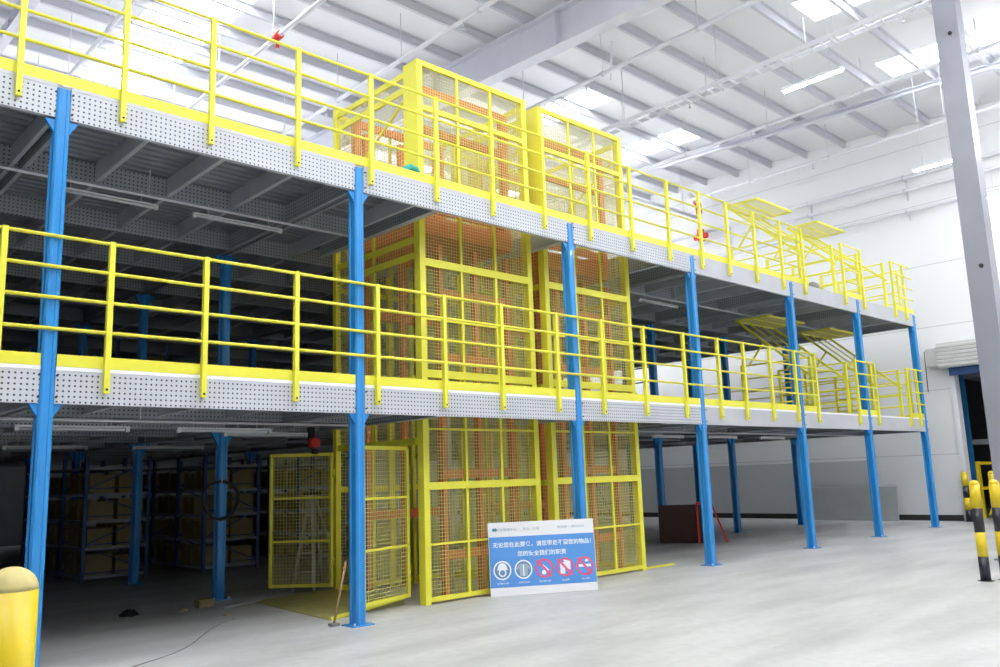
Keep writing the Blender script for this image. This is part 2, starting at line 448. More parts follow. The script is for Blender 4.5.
flab = ['bright blue front column nearest the camera, behind the yellow bollard',
        'bright blue front column standing before the open lift gates',
        'bright blue front column standing before the right lift cage, behind the safety board',
        'bright blue front column just right of the lift cages',
        'bright blue front column third from the end wall side',
        'bright blue front column second from the end wall side',
        'bright blue end column of the front row, nearest the white end wall']
for i, x in enumerate(CX):
    column(x, -.012, 5.452, flab[i], 'front mezzanine columns', True)
inline = ['the leftmost front column', 'the column at the open lift gates', 'the column before the right lift cage', 'the column right of the lift cages',
          'the third column from the end wall', 'the second column from the end wall', 'the end column']
rown = ['second row', 'third row', 'fourth row', 'fifth row']
skipc = {(2, 0), (2, 1), (3, 1), (3, 2), (2, 3), (3, 3), (4, 3), (0, 0), (5, 3)}
for j, yc in enumerate(RY[:4]):
    for i, x in enumerate(CX):
        if (i, j) in skipc or j > 2 and i > 1: continue
        column(x, yc, 5.12, 'shaded blue column in the %s, in line with %s of the front' % (rown[j], inline[i]), 'inner mezzanine columns', False)

def slab_rects():
    a, b, c, d = HOLE
    return [(XS, a, 0.02, YE), (b, XE, .02, YE), (a, b, .02, c), (a, b, d, YE)]
def deck(zt, label, perf_to):
    t = thing('mezzanine_deck', label, 'deck', (2, 0, zt-.05))
    # corrugated sheet: ridges run along X
    for (x0, x1, y0, y1) in slab_rects():
        m = MB(); y = y0; i = 0
        prof = [(y0, 0)]
        while y < y1-.2:
            prof += [(y+.06, 0), (y+.08, .035), (y+.13, .035), (y+.15, 0)]; y += .15
        prof.append((y1, 0)) if prof[-1][0] < y1 else None
        n = len(m.v)
        for (py, pz) in prof: m.v += [(x0, py, zt-.06+pz), (x1, py, zt-.06+pz)]
        for k in range(len(prof)-1):
            m.f.append((n+2*k, n+2*k+2, n+2*k+3, n+2*k+1)); m.sm.append(False)
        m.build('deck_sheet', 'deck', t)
        MB().box(x0, x1, y0, y1, zt-.024, zt).build('deck_board', 'slab', t)  # pale top board, added to bounce light up to the roof
    # fascia panels between columns
    ed = [XS] + CX
    for i in range(len(ed)):
        x0 = XS if i == 0 else CX[i-1]+.066
        x1 = CX[i]-.066 if i < len(CX) else XE
        if x1-x0 < .02: continue
        m = MB().box(x0, x1, 0, .012, zt-.33, zt-.035).box(x0, x1, 0, .06, zt-.342, zt-.33)
        if i > perf_to:
            for q in range(4):
                zz = zt-.29+q*.065
                m.box(x0, x1, -.004, .0, zz, zz+.012)
        m.build('fascia_panel', 'perf' if i <= perf_to else 'galv_smooth', t)
        MB().box(x0, x1, -.004, .07, zt-.035, zt).build('edge_lip', 'white_lip' if zt < 3 else 'galv_smooth', t)
    # end fascia along Y
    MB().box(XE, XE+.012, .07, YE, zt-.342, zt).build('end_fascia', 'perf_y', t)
    # main beams along Y at column lines
    zb = zt-.34
    for x in CX + [-1.3]:
        segs = [(.06, YE)]
        if HOLE[0] < x < HOLE[1]: segs = [(HOLE[3]+.02, YE)]
        for a, b in segs:
            m = MB()
            for sx in (-1, 1):
                m.box(x+sx*.045-.004, x+sx*.045+.004, a, b, zb, zt-.062)
                m.box(x+min(sx*.045, sx*.085), x+max(sx*.045, sx*.085), a, b, zb, zb+.008)
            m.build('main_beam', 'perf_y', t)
    m = MB().box(9.33-.06, 9.33+.06, .06, 2.93, zb, zb+.01).box(9.33-.005, 9.33+.005, .06, 2.93, zb+.01, zt-.062)
    m.build('main_beam', 'joist', t)
    # edge beams of the lift openings
    for x in (HOLE[0]-.05, HOLE[1]+.05):
        MB().box(x-.02, x+.02, .06, HOLE[3], zb, zt-.062).box(x-.05, x+.05, .06, HOLE[3], zb-.01, zb).build('trimmer_beam', 'perf_y', t)
    # cross beams along X
    yy = 1.75; n = 0
    cys = []
    while yy < YE: cys.append(yy); yy += 1.73
    for k, yc in enumerate(cys):
        segs = [(XS, XE)] if yc > HOLE[3] or yc < HOLE[2] else [(XS, HOLE[0]-.07), (HOLE[1]+.07, XE)]
        for a, b in segs:
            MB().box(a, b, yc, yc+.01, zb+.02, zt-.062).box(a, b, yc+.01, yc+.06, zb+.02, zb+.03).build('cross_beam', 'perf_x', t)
    # joists along Y between main beams (front bays; they read in the picture)
    allx = [-1.3] + CX
    for i in range(len(allx)-1):
        n = 4
        for q in range(1, n):
            x = allx[i] + (allx[i+1]-allx[i])*q/n
            segs = [(.06, 12.2)]
            if HOLE[0]-.1 < x < HOLE[1]+.1: segs = [(HOLE[3], 12.2)]
            for a, b in segs:
                MB().box(x-.004, x+.004, a, b, zb+.06, zt-.062).box(x, x+.05, a, b, zb+.06, zb+.068).box(x+.046, x+.05, a, b, zb+.068, zb+.085).build('joist', 'joist', t)
    return t
deck(Z1, 'lower mezzanine floor with grey perforated edge beam, under the first yellow railing', 3)
deck(Z2, 'upper mezzanine floor with grey perforated edge beam, carrying the tops of the lift cages', 3)

# ------------------------------------------------------------------ railings
def railing(x_posts, zd, ext0, ext1, label, toe=True):
    """front railing: posts outside the fascia at Y<0"""
    x0, x1 = ext0, ext1
    t = thing('guard_railing', label, 'railing', (x_posts[0], -.03, zd), 'front guard railings')
    for x in x_posts:
        p = MB().prism([(x-.026, -.058), (x+.026, -.058), (x+.026, -.004), (x-.026, -.004)], zd-.235, zd+1.245)
        po = p.build('post', 'yellow', t)
        MB().tube([(x, -.064, zd-.2), (x, -.056, zd-.2)], .012, 8).build('bolt', 'dark', po)
    for k in range(4):
        z = zd+1.225-k*.293
        MB().tube([(x0, -.031, z), (x1, -.031, z)], .018, 10).build('rail', 'yellow', t)
    if toe:
        cols = [c for c in CX if x0 < c < x1] if zd < 3 else []
        e = [x0] + [v for c in cols for v in (c-.068, c+.068)] + [x1]
        for i in range(0, len(e), 2):
            if zd < 3 or True:
                MB().box(e[i], e[i+1], -.004, .004, zd+.002, zd+.115).build('toe_board', 'yellow', t)
    return t
P1 = [-.3, .75, 1.76, 2.69, 3.64, 4.70, 5.80, 6.85, 7.87, 8.99, 10.01, 11.08, 12.21, 13.28, 14.16, 15.13, 16.12, 17.0]
P2 = [-.3, .75, 1.79, 2.73, 3.65, 4.70, 5.73, 6.78, 7.8, 8.85, 9.9, 10.97, 12.03, 13.03, 13.95, 14.95, 16.0, 16.93]
railing(P1, Z1, -2.0, 17.02, 'long yellow guard railing along the lower mezzanine edge, crossing the lift cages')
railing(P2, Z2, -2.0, 16.96, 'long yellow guard railing along the upper mezzanine edge, in front of the cage tops')
railing([18.95, 19.96], Z1, 18.93, 19.98, 'short two-post yellow railing between the two openings of the lower floor')
railing([21.85, 22.45], Z1, 21.83, 22.9, 'last short yellow railing at the end corner of the lower floor')
railing([18.84, 19.83], Z2, 18.82, 19.85, 'short two-post yellow railing between the two openings of the upper floor')
railing([21.64, 22.33], Z2, 21.62, 22.9, 'last short yellow railing at the end corner of the upper floor')
def side_railing(x, y0, y1, zd, label, group, step=1.5, nm='guard_railing'):
    t = thing(nm, label, 'railing', (x, y0, zd), group)
    n = max(1, round((y1-y0)/step))
    for i in range(n+1):
        y = y0+(y1-y0)*i/n
        MB().box(x-.026, x+.026, y-.026, y+.026, zd, zd+1.245).box(x-.05, x+.05, y-.05, y+.05, zd, zd+.01).build('post', 'yellow', t)
    for k in range(4):
        z = zd+1.225-k*.293
        MB().tube([(x, y0, z), (x, y1, z)], .018, 8).build('rail', 'yellow', t)
    MB().box(x-.004, x+.004, y0, y1, zd+.012, zd+.115).build('toe_board', 'yellow', t)
    return t
for zd, nm in ((Z1, 'lower'), (Z2, 'upper')):
    side_railing(22.86, .3, 9.9, zd, 'yellow end railing of the %s floor facing the white wall' % nm, 'end railings', 1.6)

# up-and-over pallet gates (side guards, sloping arms, raised rear panel)
def pallet_gate(x0, x1, zd, label):
    t = thing('pallet_gate', label, 'safety gate', (x0, .1, zd), 'up-and-over pallet gates')
    for x in (x0, x1):
        for y in (.12, 1.75):
            MB().box(x-.03, x+.03, y-.03, y+.03, zd, zd+1.2).box(x-.06, x+.06, y-.06, y+.06, zd, zd+.01).build('side_post', 'yellow', t)
        for k in range(4):
            z = zd+1.18-k*.3
            MB().tube([(x, .12, z), (x, 1.75, z)], .018, 8).build('side_rail', 'yellow', t)
        # arm from the pivot up to the raised panel
        MB().bar((x, .05, zd+.72), (x, 1.80, zd+2.25), .04, .05, (0, 0, 1)).build('arm', 'yellow', t)
        MB().bar((x, 1.15, zd+1.66), (x, 1.55, zd+1.2), .035).build('strut', 'yellow', t)
        MB().bar((x, 1.0, zd+2.24), (x, 1.80, zd+2.25), .04).build('panel_bracket', 'yellow', t)
    w = x1-x0
    # raised panel: frame with sheet
    f = MB()
    f.bar((x0, 1.0, zd+2.24), (x1, 1.0, zd+2.24), .045).bar((x0, 1.8, zd+2.24), (x1, 1.8, zd+2.24), .045)
    f.bar((x0, 1.4, zd+2.24), (x1, 1.4, zd+2.24), .03)
    f.build('panel_frame', 'yellow', t)
    g = MB()
    for q in range(1, 34):
        xx = x0+w*q/34; g.bar((xx, 1.0, zd+2.24), (xx, 1.8, zd+2.24), .007)
    for q in range(1, 16):
        yy = 1.0+.8*q/16; g.bar((x0, yy, zd+2.24), (x1, yy, zd+2.24), .006)
    g.build('wire_mesh', 'wire', t)
    for q in (.33, .66):
        xx = x0+w*q
        MB().bar((xx, 1.8, zd+2.24), (xx, .75, zd+1.33), .03).build('mid_arm', 'yellow', t)
    for zz, yy in ((1.33, .75), (1.0, .37)):
        MB().tube([(x0, yy, zd+zz), (x1, yy, zd+zz)], .018, 8).build('cross_rail', 'yellow', t)
    return t
pallet_gate(17.1, 18.78, Z1, 'raised yellow pallet gate on the lower floor, left of its two')
pallet_gate(20.08, 21.72, Z1, 'raised yellow pallet gate on the lower floor, nearer the white wall')
pallet_gate(17.06, 18.68, Z2, 'raised yellow pallet gate on the upper floor, left of its two')
pallet_gate(19.98, 21.5, Z2, 'raised yellow pallet gate on the upper floor, nearer the white wall')

# ------------------------------------------------------------------ freight lift cages
def mesh_panel(parent, p0, du, dv, nu, nv, r=.003):
    """welded wire: p0 origin, du/dv full edge vectors"""
    m = MB(); p0 = Vector(p0); du = Vector(du); dv = Vector(dv)
    for i in range(1, nu):
        a = p0+du*(i/nu); m.bar(a, a+dv, r*2, r*2)
    for j in range(1, nv):
        a = p0+dv*(j/nv); m.bar(a, a+du, r*2, r*2)
    return m.build('wire_mesh', 'wire', parent)
PIT = .047
def cage(x0, x1, label, left_open):
    y0, y1, zt = .58, 2.82, 7.62
    t = thing('lift_cage', label, 'lift cage', (x0, y0, 0), 'freight lift cages')
    pw = .12
    posts = [(x0, x0+.095, y0, y0+.13), (x1-.10, x1, y0, y0+.12), (x0, x0+.09, y1-.09, y1), (x1-.09, x1, y1-.09, y1)]
    for (a, b, c, d) in posts:
        MB().box(a, b, c, d, .0, zt).build('corner_post', 'yellow', t)
    MB().box(x0, x0+.095, y0+.13, y0+.33, 5.5, zt).build('post_cover', 'yellow', t)
    xa, xb = x0+.095, x1-.10
    heavy = [(.03, .09), (1.47, 1.57), (2.98, 3.09), (4.55, 4.66), (5.70, 5.80), (6.86, 6.94), (7.54, 7.62)]
    thin = [.76, 2.28, 3.80, 5.62]
    for (a, b) in heavy:
        MB().box(xa, xb, y0, y0+.05, a, b).build('front_rail', 'yellow', t)
    for z in thin:
        MB().box(xa, xb, y0+.005, y0+.03, z-.016, z+.016).build('front_rail', 'yellow', t)
    for q in (1/3, 2/3):
        x = xa+(xb-xa)*q
        MB().box(x-.02, x+.02, y0+.008, y0+.04, .09, zt-.08).build('mullion', 'yellow', t)
    zz = [.09, 1.47, 1.57, 2.98, 3.09, 4.55, 4.66, 5.70, 5.80, 6.86, 6.94, 7.54]
    for k in range(0, len(zz), 2):
        h = zz[k+1]-zz[k]
        mesh_panel(t, (xa, y0+.045, zz[k]), (xb-xa, 0, 0), (0, 0, h), round((xb-xa)/PIT), round(h/PIT))
    # back face
    for z in (.06, 1.5, 2.9, 4.6, 5.75, 7.5):
        MB().box(x0+.09, x1-.09, y1-.05, y1, z-.04, z+.04).build('back_rail', 'yellow', t)
    mesh_panel(t, (x0+.09, y1-.05, .1), (x1-x0-.18, 0, 0), (0, 0, 7.35), round((x1-x0-.18)/.05), round(7.35/.05))
    xm = (x0+x1)/2
    MB().box(xm-.02, xm+.02, y1-.045, y1-.01, .1, 7.46).build('back_mullion', 'yellow', t)
    # sides
    for s, x in ((0, x0+.02), (1, x1-.05)):
        lo = left_open and s == 0
        zs = [2.12, 2.98, 4.72, 4.95, 5.70, 7.26, 7.50] if lo else [.06, 1.5, 2.98, 4.6, 5.75, 7.50]
        for z in zs:
            MB().box(x, x+.04, y0+.2, y1-.09, z-.045, z+.045).build('side_rail', 'yellow', t)
        za = 2.16 if lo else .1
        ym = (y0+y1)/2+.05
        MB().box(x+.005, x+.035, ym-.02, ym+.02, za, 7.46).build('side_mullion', 'yellow', t)
        mesh_panel(t, (x+.02, y0+.2, za), (0, y1-y0-.29, 0), (0, 0, 7.46-za), round((y1-y0-.29)/.06), round((7.46-za)/.06))
        MB().bar((x+.02, y0+.2, 7.2), (x+.02, y1-.1, 6.1), .03).build('side_brace', 'yellow', t)
    return t
cageA = cage(6.95, 9.16, 'left yellow wire lift cage with the open gates at its side', True)
cageB = cage(9.44, 11.60, 'right yellow wire lift cage, behind the blue column and safety board', False)

# opened gate leaves, parts of the left cage (they swing on it)
def leaf(hx, hy, ang, L, ztop, parent):
    """swing leaf hinged at (hx,hy), pointing in direction ang"""
    d = Vector((math.cos(ang), math.sin(ang), 0))
    def P(u, z, o=0): return Vector((hx, hy, z)) + d*u
    g = MB()
    g.bar(P(0, .1), P(0, ztop), .045, .04, (0, 1, 0)).bar(P(L, .1), P(L, ztop), .045, .04, (0, 1, 0))
    for z in (.12, ztop-.02): g.bar(P(0, z), P(L, z), .035, .05)
    root = g.build('gate_leaf', 'yellow', parent)
    mid = MB()
    for z in (.12+(ztop-.14)/3, .12+(ztop-.14)*2/3): mid.bar(P(.02, z), P(L-.02, z), .025, .03)
    mid.build_each('cross_bar', 'yellow', root)
    m = MB(); nu = round(L/.05); nv = round((ztop-.14)/.05)
    for i in range(1, nu): m.bar(P(L*i/nu, .13), P(L*i/nu, ztop-.03), .006)
    for j in range(1, nv):
        z = .12+(ztop-.14)*j/nv; m.bar(P(0, z), P(L, z), .006)
    m.build('wire_mesh', 'wire', root)
    h = MB()
    for z in (.45, 1.75): h.tube([P(-.03, z-.06), P(-.03, z+.06)], .022, 8)
    h.build_each('hinge', 'yellow', root)
    return root
import math as _m
leaf(6.88, .86, _m.atan2(-.30, -.98), .98, 2.05, cageA)
leaf(6.90, 2.78, _m.atan2(.67, -.62), .93, 2.06, cageA)
# loading ramp plate in front of the side opening
t = thing('lift_ramp', 'flat olive yellow ramp plate on the floor between the open lift gates', 'ramp', (6.3, 1.8, 0))
MB().quadbox([(5.55, .62, 0), (6.90, .98, 0), (6.90, 2.72, 0), (5.75, 3.0, 0), (5.55, .62, .008), (6.90, .98, .07), (6.90, 2.72, .07), (5.75, 3.0, .008)]).build('plate', 'ramp', t)
MB().bar((5.56, .63, .02), (6.88, .97, .08), .03, .04).build('edge_bar', 'yellow', t)

# orange guide frames and cars
def lift_works(x0, x1, zc, label_m, label_c):
    t = thing('lift_mast', label_m, 'lift mast', (x0, 1.7, 0), 'orange lift masts')
    ya, yb = .98, 2.52
    xs_ = [x0+.42, (x0+x1)/2, x1-.38]
    for y in (yb,):
        for x in xs_:
            MB().box(x-.04, x+.04, y-.05, y+.05, 0, 7.2).build('mast_post', 'orange', t)
    fx = [x0+.66, x0+1.34, x0+2.0]
    for x in fx:
        MB().box(x-.035, x+.035, ya-.05, ya+.05, 0, zc-.1).build('mast_post', 'orange', t)
    for z in (1.1, 4.2):
        MB().box(xs_[0], xs_[2], yb-.07, yb+.03, z-.07, z+.07).build('mast_beam', 'orange', t)
    for z in (.56, 1.68, 3.35, 4.3):
        MB().box(fx[0], fx[2], ya-.03, ya+.03, z-.06, z+.06).build('mast_beam', 'orange', t)
    MB().tube([(xs_[1]+.15, 1.6, 0), (xs_[1]+.15, 1.6, zc-.05)], .04, 10).build('piston', 'alu', t)
    for x in (x0+.28, x0+.62, x0+.95, x1-.85, x1-.6, x1-.25):
        MB().box(x-.03, x+.03, yb+.11, yb+.16, 0, 4.9).build('guide_rail', 'yellow', t)
    c = thing('lift_car', label_c, 'lift car', (x0, 1.7, zc), 'orange lift cars')
    a, b = x0+.2, x1-.2
    MB().box(a, b, .86, 2.6, zc, zc+.28).build('platform', 'orange', c)
    for x in (a+.06, b-.06):
        for y in (.92, 2.54):
            MB().box(x-.06, x+.06, y-.05, y+.05, zc+.28, zc+2.28).build('car_post', 'orange', c)
    for z in (zc+.42, zc+1.62, zc+2.24):
        for y in (.92, 2.54):
            MB().box(a+.12, b-.12, y-.03, y+.03, z-.06, z+.06).build('car_rail', 'orange', c)
        if z < zc+.5:
            for x in (a+.06, b-.06):
                MB().box(x-.03, x+.03, .97, 2.49, z-.05, z+.05).build('car_rail', 'orange', c)
    for y in (.92, 2.54):
        mesh_panel(c, (a+.1, y, zc+.48), (b-a-.2, 0, 0), (0, 0, 1.0), round((b-a)/.06), 17, .002)
lift_works(6.95, 9.2, 5.12, 'orange lift mast with cross beams inside the left cage', 'orange lift car parked at the upper floor in the left cage')
lift_works(9.44, 11.6, 4.98, 'orange lift mast with cross beams inside the right cage', 'orange lift car parked at the upper floor in the right cage')

# ------------------------------------------------------------------ unlit tube lights and conduits under the decks
def tube_off(x0, x1, y, z, label, ztop):
    t = thing('tube_light', label, 'light', (x0, y, z), 'unlit tube lights under the mezzanine')
    MB().box(x0, x1, y-.03, y+.03, z, z+.022).build('housing', 'tube_off', t)
    MB().tube([(x0+.05, y, z-.018), (x1-.05, y, z-.018)], .014, 8).build('tube', 'tube_off', t)
    MB().box(x0, x0+.045, y-.022, y+.022, z-.04, z).box(x1-.045, x1, y-.022, y+.022, z-.04, z).build_each('tube_holder', 'tube_off', t)
    m = MB()
    for x in (x0+.2, x1-.2): m.tube([(x, y, z+.03), (x, y, ztop+.01)], .006, 5)
    m.build_each('hanger', 'pipe', t)
tube_off(2.32, 3.50, 1.62, 2.30, 'unlit tube lamp under the lower floor beside the leftmost blue column', 2.43)
tube_off(4.05, 5.28, 1.62, 2.30, 'unlit tube lamp under the lower floor between the leftmost column and the open gates', 2.43)
tube_off(4.95, 6.2, 2.3, 2.30, 'unlit tube lamp under the lower floor just left of the open wire gates', 2.68)
tube_off(3.2, 4.4, 6.0, 2.30, 'unlit tube lamp in the second line, left above the cartons rack', 2.68)
tube_off(5.1, 6.3, 6.0, 2.30, 'unlit tube lamp in the second line, above the coiled hose column', 2.68)
tube_off(13.4, 14.4, 1.62, 2.30, 'unlit tube lamp under the lower floor right of the lift cages', 2.43)
tube_off(15.3, 16.4, 1.62, 2.30, 'unlit tube lamp under the lower floor, behind the fourth blue column', 2.43)
tube_off(17.4, 18.5, 1.62, 2.30, 'unlit tube lamp under the lower floor near its wall end', 2.43)
tube_off(2.55, 3.75, 1.68, 5.02, 'unlit tube lamp under the upper floor beside the leftmost blue column', 5.18)
tube_off(4.19, 5.43, 1.68, 5.02, 'unlit tube lamp under the upper floor, left of the lift cages', 5.18)
tube_off(.5, 1.8, 1.68, 5.02, 'unlit tube lamp under the upper floor at the left picture edge', 5.18)
tube_off(13.3, 14.6, 1.68, 5.02, 'unlit tube lamp under the upper floor right of the lift cages', 5.18)
for zc, nm, zt in ((2.38, 'lower', 2.7), (5.09, 'upper', 5.44)):
    for (a, b, side) in ((XS+.1, 6.7, 'left of the lift cages'), (11.8, 22.5, 'right of the lift cages')):
        t = thing('conduit', 'thin grey conduit under the %s floor, %s' % (nm, side), 'conduit', (a, 1.5, zc), 'conduits under the floors')
        MB().tube([(a, 1.56, zc), (b, 1.56, zc)], .016, 8).build('pipe_run', 'pipe', t)
        m = MB(); x = max(a, 1.0)+.4
        while x < b: m.tube([(x, 1.56, zc+.012), (x, 1.56, zt)], .006, 5); x += 2.2
        m.build_each('saddle', 'pipe', t)

# ------------------------------------------------------------------ racks with cartons
def rack(x0, y0, bays, zd, label, levels=(.10, .60, 1.08, 1.56, 2.04), w=1.12, by=1.3, fill=True, glabel='', mm='rack_blue', gname=''):
    t = thing('storage_rack', label, 'rack', (x0, y0, zd), 'blue storage racks')
    H = levels[-1]+.2
    for b in range(bays+1):
        y = y0+b*by
        for x in (x0, x0+w):
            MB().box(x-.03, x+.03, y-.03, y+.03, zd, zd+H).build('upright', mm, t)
        m = MB()
        for k in range(4):
            z = zd+.15+k*.5; zq = z+.45
            m.bar((x0+.03, y, z if k % 2 else zq), (x0+w-.03, y, zq if k % 2 else z), .02)
            m.bar((x0+.03, y, z), (x0+w-.03, y, z), .02)
        m.build_each('frame_brace', mm, t)
    for z in levels:
        for b in range(bays):
            ya, yb = y0+b*by+.03, y0+(b+1)*by-.03
            MB().box(x0-.02, x0+.02, ya, yb, zd+z-.05, zd+z).box(x0+w-.02, x0+w+.02, ya, yb, zd+z-.05, zd+z).build_each('shelf_beam', 'rack_beam', t)
        MB().box(x0+.02, x0+w-.02, y0-.02, y0+.02, zd+z-.05, zd+z).build('shelf_beam', 'rack_beam', t)
        MB().box(x0+.02, x0+w-.02, y0+.02, y0+bays*by, zd+z-.018, zd+z).build('shelf_board', mm, t)
    if not fill: return t
    proto = None
    for z in levels[:-1]:
        for b in range(bays):
            for q in range(2):
                spots = [x0+.3] if b > 0 else [x0+.3, x0+.82]
                for xx in spots:
                    if random.random() < .06: continue
                    yy = y0+b*by+.33+q*.61
                    key = random.choice([0, 1, 2])
                    carton(xx, yy, zd+z, key, glabel, gname)
    return t
CP = {}
def carton(x, y, z, key, lab, gname):
    sx, sy, h = [(.46, .54, .38), (.44, .52, .33), (.48, .50, .36)][key]
    if key not in CP:
        b = (0, 0, 0)
        t = thing('carton', 'x', 'carton', b)
        MB().box(-sx/2, sx/2, -sy/2, sy/2, 0, h).build('box', 'carton', t)
        MB().box(-sx/2-.001, sx/2+.001, -.03, .03, h-.08, h+.001).build('tape_strip', 'tape', t)
        CP[key] = t; t.location = (x, y, z); t['label'] = lab; t['group'] = gname
        return t
    o = copy_tree(CP[key], (x, y, z), lab); o['group'] = gname
    return o
rack(5.05, 8.1, 3, 0, 'dark blue storage rack of cartons nearest the front, ground floor left', glabel='brown carton on the nearest ground floor rack, behind the leftmost blue column', gname='cartons on the nearest rack')
rack(7.15, 7.8, 3, 0, 'dark blue storage rack of cartons in the middle, ground floor, behind the coiled hose', glabel='brown carton on the middle ground floor rack, left of the hose column', gname='cartons on the middle rack')
rack(9.25, 7.9, 3, 0, 'dark blue storage rack of cartons just left of the wire gates', glabel='brown carton on the ground floor rack next to the wire gates', gname='cartons on the right rack')
rack(2.7, 9.3, 3, 0, 'dark empty storage rack at the left edge, ground floor', fill=False)
rack(6.6, 11.4, 2, Z1, 'dark blue storage rack standing on the lower mezzanine, left part', glabel='brown carton on the rack of the lower mezzanine', gname='cartons on the mezzanine rack')
rack(2.4, 11.0, 2, Z1, 'dark empty rack on the lower mezzanine behind the leftmost column', fill=False)

# ------------------------------------------------------------------ things on the floor
# coiled hose on inner column
t = thing('coiled_hose', 'black hose coil hung on the shaded blue column left of the gates', 'hose', (5.50, 3.5, 1.45))
m = MB()
pts = []
for k in range(3*28+1):
    a = 2*math.pi*k/28; rr = .26+.012*math.sin(3*a)+.01*(k//28)
    pts.append((5.50+rr*math.cos(a), 3.555-.018*(k/28), 1.42+rr*math.sin(a)))
m.tube(pts, .014, 6); m.build('coil', 'dark', t)
MB().tube([(5.50, 3.6, 1.69), (5.50, 3.50, 1.67), (5.50, 3.49, 1.71)], .008, 6).build('hook', 'pipe', t)
# red alarm above gates
t = thing('alarm_bell', 'round red alarm bell hanging under the floor left of the gates', 'alarm', (6.42, 2.5, 2.2))
MB().tube([(6.42, 2.42, 2.19), (6.42, 2.50, 2.19), (6.42, 2.53, 2.19)], [.075, .085, .03], 16).build('bell', 'red', t)
MB().box(6.38, 6.46, 2.53, 2.60, 2.14, 2.42).build('bracket', 'dark', t)
MB().tube([(6.42, 2.45, 2.10), (6.42, 2.45, 2.03)], .05, 10).build('lamp', 'dark', t)
# step ladder behind the left leaf
t = thing('step_ladder', 'open aluminium step ladder standing behind the left wire gate', 'ladder', (6.9, 3.8, 0))
A = Vector((7.05, 3.62, 1.45))
for dx, dy in ((-.30, -.12), (-.02, -.28)):
    MB().bar((A.x+dx-.12, A.y+dy-.05, 0), (A.x+dx*.1, A.y+dy*.1, A.z), .05, .025).build('front_rail', 'alu', t)
for dx, dy in ((.42, .32), (.62, .12)):
    MB().bar((A.x+dx, A.y+dy, 0), (A.x+dx*.1, A.y+dy*.1, A.z), .035, .02).build('rear_leg', 'alu', t)
for k in range(1, 5):
    f = k/5.2
    p = [Vector((A.x+dx-.12, A.y+dy-.05, 0)).lerp(Vector((A.x+dx*.1, A.y+dy*.1, A.z)), f) for dx, dy in ((-.30, -.12), (-.02, -.28))]
    MB().bar(p[0], p[1], .08, .02).build('step', 'alu', t)
MB().box(A.x-.1, A.x+.12, A.y-.08, A.y+.1, A.z-.02, A.z+.03).build('top_cap', 'dark', t)
# second short pole leaning there
t = thing('wooden_pole', 'thin wooden pole leaning on the blue column beside the ramp plate', 'pole', (5.3, .4, 0))
MB().tube([(5.37, .26, .012), (5.488, .19, .7)], .014, 8).build('stick', 'wood', t)
MB().box(5.32, 5.42, .21, .30, 0, .03).build('foot', 'cord', t)
# debris on the dark floor
for (x, y, s, mm, lab, nm) in ((4.15, 3.2, .11, 'dark', 'crumpled black cloth lying on the dark floor left of the hose column', 'rag'),
                       (4.75, 2.95, .055, 'carton', 'small pale paper scrap lying beyond the black cloth', 'paper_scrap'),
                       (4.95, 2.1, .04, 'tape', 'tiny pale rubble bit lying before the hose column', 'rubble_piece')):
    m = MB(); n = 14
    prof = [(s*1.0, 0), (s*1.1, s*.15), (s*.75, s*.5), (s*.2, s*.7)]
    m.lathe(x, y, prof, n)
    m.v = [(vx+random.uniform(-.2, .2)*s, vy+random.uniform(-.2, .2)*s, max(0.001, vz+random.uniform(-.1, .1)*s)) for vx, vy, vz in m.v]
    tag(m.build(nm, mm, base=(x, y, 0)), lab, 'debris')
t = thing('carton', 'small open brown box on the floor beside the hose column', 'carton', (5.1, 3.1, 0))
MB().box(5.0, 5.2, 3.02, 3.2, 0, .1).build('box', 'carton', t)
MB().tri_plate([(5.0, 3.02, .1), (5.2, 3.02, .1), (5.2, 2.95, .06), (5.0, 2.95, .06)], (0, 0, .004)).build('flap', 'carton', t)
tag(MB().tube([(5.15, 2.62, .02), (6.1, 2.55+.5, .02)], .02, 8).build('metal_bar', 'alu', base=(5.15, 2.6, 0)), 'straight pale metal bar lying on the floor near the ramp plate', 'bar')
pts = []
for k in range(30):
    f = k/29; pts.append((2.3+2.6*f, -.9+2.6*f+.12*math.sin(f*9), .006))
tag(MB().tube(pts, .006, 5).build('cable', 'cord', base=(2.3, -.9, 0)), 'thin grey cable snaking over the floor from the shade to the light', 'cable')

# safety board leaning against the cage
bl = Vector((7.94, .42, 0)); br = Vector((9.28, -.34, 0))
d = (br-bl).normalized(); L = (br-bl).length
nb = Vector((-d.y, d.x, 0))      # away from camera
lean = .075; HB = .98
up = Vector((nb.x*lean, nb.y*lean, HB)); up_n = up.normalized(); HB = up.length
fr = d.cross(up_n).normalized()      # front normal
if fr.y > 0: fr = -fr
def S(u, v, o=0.): return bl + Vector((0, 0, .004)) + d*(u*L) + up_n*(v*HB) + fr*o
t = thing('safety_board', 'white and blue safety notice board leaning before the lift cages', 'sign', tuple(bl))
def plate(u0, u1, v0, v1, o, th, name, mm, par):
    m = MB(); m.quadbox([S(u0, v0, o), S(u1, v0, o), S(u1, v0, o+th), S(u0, v0, o+th), S(u0, v1, o), S(u1, v1, o), S(u1, v1, o+th), S(u0, v1, o+th)])
    return m.build(name, mm, par)
board = plate(0, 1, 0, 1, -.02, .02, 'board', 'board', t)
blue = plate(.004, .996, .115, .80, 0, .002, 'blue_field', 'signblue', t)
